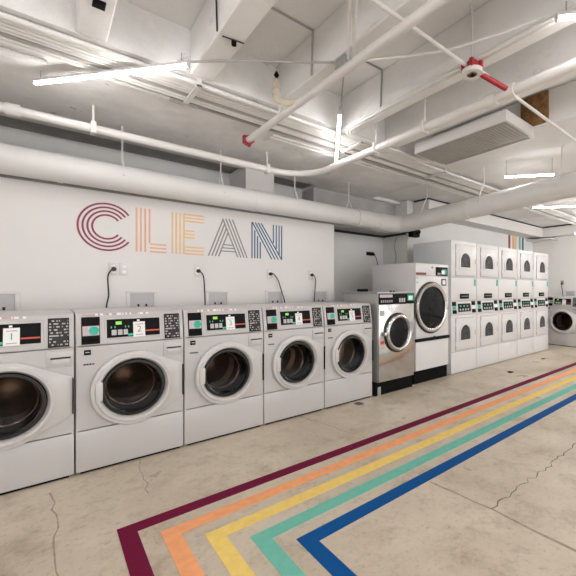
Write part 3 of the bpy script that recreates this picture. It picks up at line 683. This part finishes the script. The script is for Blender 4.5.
for k, y in enumerate((3.04, 3.10)):
    tag(MB().tube([(1.6, y, 2.684), (5.3, y+.03, 2.684)], .011, 10).build('conduit', M['conduit']), 'thin white conduit on the girder behind the bundle, ' + ('nearer' if k == 0 else 'farther') + ' of two', 'conduit')
# conduits beside the fourth rib, curving into the bundle
for k, x in enumerate((2.035, 2.005)):
    R = .12 + k*.03
    pts = [(x, -3, 2.66), (x, 2.40, 2.66)] + [(x+R-R*math.cos(a), 2.40+R*math.sin(a), 2.66) for a in [PI/2*j/8 for j in range(1, 9)]] + [(3.2, 2.40+R, 2.66)]
    tag(MB().tube(pts, .013, 10).build('bent_conduit', M['conduit']), 'white conduit along a ceiling rib bending right into the bundle, ' + ('inner' if k == 0 else 'outer') + ' of two', 'conduit')

# ------------------------------------------------------------------ junction box, cables
jb = thing('junction_box', 'pale square junction box under a ceiling rib above the hanging tube light', 'junction box', (1.43, 1.77, 2.66))
MB().box(-.045, .045, -.045, .045, -.026, .0395, .004).build('box', M['galv'], jb)
MB().lathe([(.001, -.030), (.03, -.030), (.03, -.025)], (0, 0, 0), 'z', 16).build('cover', M['conduit'], jb)
for k in (0, 1):
    d = k*.03
    tag(MB().tube([(1.415+d, 1.72-d*.4, 2.675), (1.15+d, 1.385-d*.4, 2.675), (.30+d, .30-d*.4, 2.675)], .010, 10).build('conduit', M['conduit']), 'thin white conduit running from the junction box towards the camera, ' + ('left' if k == 0 else 'right') + ' of two', 'conduit')
tag(MB().tube(smooth_path([(.68, 2.42, 2.690), (.92, 2.19, 2.684), (1.2, 1.965, 2.682), (1.385, 1.815, 2.684)]), .007, 8).build('light_cable', M['conduit_dark']), 'grey cable from the left tube light to the junction box', 'cable')
tag(MB().tube(smooth_path([(1.475, 1.73, 2.684), (1.766, 1.366, 2.682), (1.901, 1.10, 2.684), (2.0, .80, 2.69)]), .007, 8).build('light_cable', M['conduit']), 'pale cable from the junction box to the top right tube light', 'cable')
tag(MB().tube(smooth_path([(1.46, 1.815, 2.66), (1.55, 1.95, 2.60), (1.66, 2.10, 2.60), (1.733, 2.205, 2.642)]), .005, 8).build('light_cable', M['conduit_dark']), 'short grey lead from the junction box to the hanging tube light', 'cable')
def wire(pts, label, m_='conduit_dark', r=.007): tag(MB().tube(pts, r, 8).build('ceiling_wire', M[m_]), label, 'wire')
wire([(1.05, 2.03, 2.992), (1.366, 2.03, 2.992), (1.366, 2.035, 2.98), (1.366, 2.05, 2.70)], 'thin grey wire across the ceiling bending down a rib above the red-capped pipe')
wire([(1.735, 2.05, 2.992), (2.025, 2.04, 2.992), (2.030, 2.045, 2.98), (2.030, 2.06, 2.71)], 'thin grey wire bending down a rib right of the hanging tube light')
wire([(.727, 2.06, 2.992), (.727, 2.04, 2.70)], 'dark wire down the side of the wide rib right of the left tube light', 'cord', .005)
wire([(.76, 2.05, 2.692), (.88, 2.03, 2.692)], 'short dark wire under the wide rib right of the left tube light', 'cord', .004)
tag(MB().tube(smooth_path([(1.53, 1.46, 2.9), (1.60, 1.455, 2.9), (1.66, 1.40, 2.9), (1.72, 1.2, 2.9), (1.75, -1, 2.9)]), .016, 10).build('bent_conduit', M['conduit']), 'white conduit curving under the ceiling at the top centre, beyond the red-capped pipe', 'conduit')
j2 = thing('junction_box', 'small pale junction box near the top edge, left of the red fitting', 'junction box', (1.60, 1.52, 2.955))
MB().box(-.05, .05, -.05, .05, -.045, .044, .004).build('box', M['galv'], j2)
MB().lathe([(.001, -.049), (.035, -.049), (.035, -.044)], (0, 0, 0), 'z', 16).build('cover', M['conduit'], j2)
tag(MB().box(.175, .23, 2.2, 2.27, 2.694, 2.6995, .002).build('anchor_plate', M['black_matte']), 'dark anchor plate under the rib at the top left', 'anchor')
tag(MB().tube([(.83, 2.055, 2.6995), (.83, 2.055, 2.672)], .014, 10).build('anchor_bolt', M['black_matte']), 'dark bolt under the wide rib right of the left tube light', 'anchor')
# ------------------------------------------------------------------ tube lights
def tube_light(cx, cy, ang, L, z, label, ceil=2.7, group='tube lights in a zigzag', bare=False):
    r = thing('tube_light', label, 'tube light', (cx, cy, z), ang, group)
    hw = .006 if bare else .0145
    MB().box(-L/2, L/2, -hw, hw, .004 if not bare else .015, .022, .002).build('housing', M['white_plastic'], r)
    MB().tube([(-L/2+.004, 0, 0), (L/2-.004, 0, 0)], .0125, 16).build('diffuser', M['tube'], r)
    for s in (-1, 1):
        MB().box(s*L/2-.005, s*L/2+.005, -.015, .015, -.014, .021, .002).build('end_cap', M['white_plastic'], r)
        MB().tube([(s*L*.46, 0, .018), (s*L*.46, 0, ceil-z-.0006)], .003, 6).build('suspension', M['conduit_dark'], r)
    return r
a1, a2 = math.atan2(.884, -.731), math.atan2(.901, .652)
tube_light(.2994, 2.767, a1, 1.122, 2.62, 'bright tube light hung at a slant above the letters, left of picture')
tube_light(2.053, 2.648, a2, 1.088, 2.62, 'bright tube light seen end-on at the centre, above the bend of the sprinkler pipe')
tube_light(2.31, .30, a1, 1.1, 2.62, 'bright tube light cut off by the top right corner of the picture')
tube_light(4.24, 1.865, a1, .54, 2.56, 'short bright tube light between the cassette unit and the duct', 2.75)
tube_light(6.5, 2.2, a1, 1.15, 2.6, 'bright tube light beyond the duct at the right picture edge', 2.75)
for x, y, a in ((-1.6, 2.7, a2), (-1.2, .4, a1), (.5, -.9, a2), (2.4, -2.2, a1), (4.7, -.6, a2), (7.0, -.6, a2), (-1.4, -2.4, a2), (5.9, .75, a1), (8.3, .9, a2), (8.4, 2.2, a1), (7.3, 1.25, a1), (8.2, -2.0, a1), (6.0, -2.4, a2), (5.0, -2.6, a1), (.42, .30, a2), (-.25, 1.0, a1)):  # unseen low tubes added to brighten the ceiling and machine sides
    tube_light(x, y, a, 1.15, 2.36, 'added bare fill tube light out of view, hung low to brighten the room', 2.70 if x < 3.95 else 2.75, 'added fill tube lights out of view', True)

# ------------------------------------------------------------------ cassette unit
ac = thing('cassette_unit', 'white rectangular air unit with grey louvred underside between the ceiling beams', 'air conditioner', (3.065, 1.89, 2.6))
hx, hy = .257, .475
MB().box(-hx, hx, -hy, hy, .012, .102, .004).build('body', M['white_plastic'], ac)
MB().box(-hx-.003, hx+.003, -hy-.003, hy+.003, .006, .016, .002).build('rim', M['white_plastic'], ac)
MB().box(-hx+.012, hx-.075, -hy+.014, hy-.014, .001, .010, .002).build('intake_panel', M['grille'], ac)
mb = MB()
for k in range(30): y = -hy+.04+k*(2*hy-.08)/29; mb.box(-hx+.03, hx-.095, y-.004, y+.004, -.003, .003)
mb.build('louvres', M['grille_light'], ac)
MB().box(hx-.062, hx-.018, -hy+.03, hy-.03, .002, .010).build('air_slot', M['grille'], ac)
tag(MB().box(3.325, 3.348, 1.30, 1.54, 2.72, 2.99, .003).build('wood_panel', M['osb']), 'brown wood board on the beam side behind the cassette unit', 'board')

# ------------------------------------------------------------------ odds and ends
dn = thing('floor_drain', 'small round grey floor drain by the right end of the washer row', 'drain', (2.59, 2.96, 0))
MB().lathe([(.001, .004), (.052, .004), (.058, .001)], (0, 0, 0), 'z', 28).build('rim', M['grey_plastic'], dn)
mb = MB()
for k in range(5): mb.box(-.035, .035, -.034+k*.016, -.026+k*.016, .0038, .0052)
mb.build('grate', M['dark_gap'], dn)
def scrap(x, y, label, n=7, r=.05):
    rnd = random.Random(int(x*100)); pts = [(x+r*rnd.uniform(.5, 1.2)*math.cos(2*PI*k/n)*1.5, y+r*rnd.uniform(.5, 1.2)*math.sin(2*PI*k/n)) for k in range(n)]
    mb = MB(); mb.loops([[(a, b, .0005) for a, b in pts], [(x+(a-x)*.8, y+(b-y)*.8, .006) for a, b in pts]], True, True)
    tag(mb.build('floor_scrap', M['black_matte']), label, 'scrap')
scrap(5.32, 2.61, 'black scrap on the floor in front of the stacked dryers, nearer one')
scrap(6.75, 2.72, 'black scrap on the floor near the far end of the stacked dryers', r=.04)
sh = thing('wall_shelf', 'small white ledge in the far upper room corner', 'shelf', (9.0, 3.72, 2.42))
MB().box(-.05, .39, -.28, .3, .0, .03).build('board', M['white_plastic'], sh)
MB().box(.30, .38, -.25, -.2, .03, .08).build('support', M['white_plastic'], sh)
tag(MB().tube([(8.98, 3.95, 2.53), (9.12, 3.95, 2.53)], .035, 12).build('pipe_stub', M['red_paint']), 'dark red pipe stub on the wall above the far end of the dryers', 'pipe')

# ------------------------------------------------------------------ camera, world, view
cam = bpy.data.cameras.new('camera'); co = bpy.data.objects.new('camera', cam); COL.objects.link(co)
co.location = (0, 0, 1.255); co.rotation_euler = (PI/2, 0, -math.radians(40.46))
cam.sensor_width = 36; cam.lens = 361*36/576; cam.shift_x = -66.5/576; cam.shift_y = .7/576; cam.clip_start = .05
scene.camera = co
wd = bpy.data.worlds.new('world'); scene.world = wd; wd.use_nodes = True
wd.node_tree.nodes['Background'].inputs['Color'].default_value = (.965, .985, 1, 1)
wd.node_tree.nodes['Background'].inputs['Strength'].default_value = 1.45
vs = scene.view_settings
vs.view_transform = 'Standard'; vs.look = 'None'; vs.gamma = 1; vs.use_curve_mapping = False; vs.exposure = 0.9
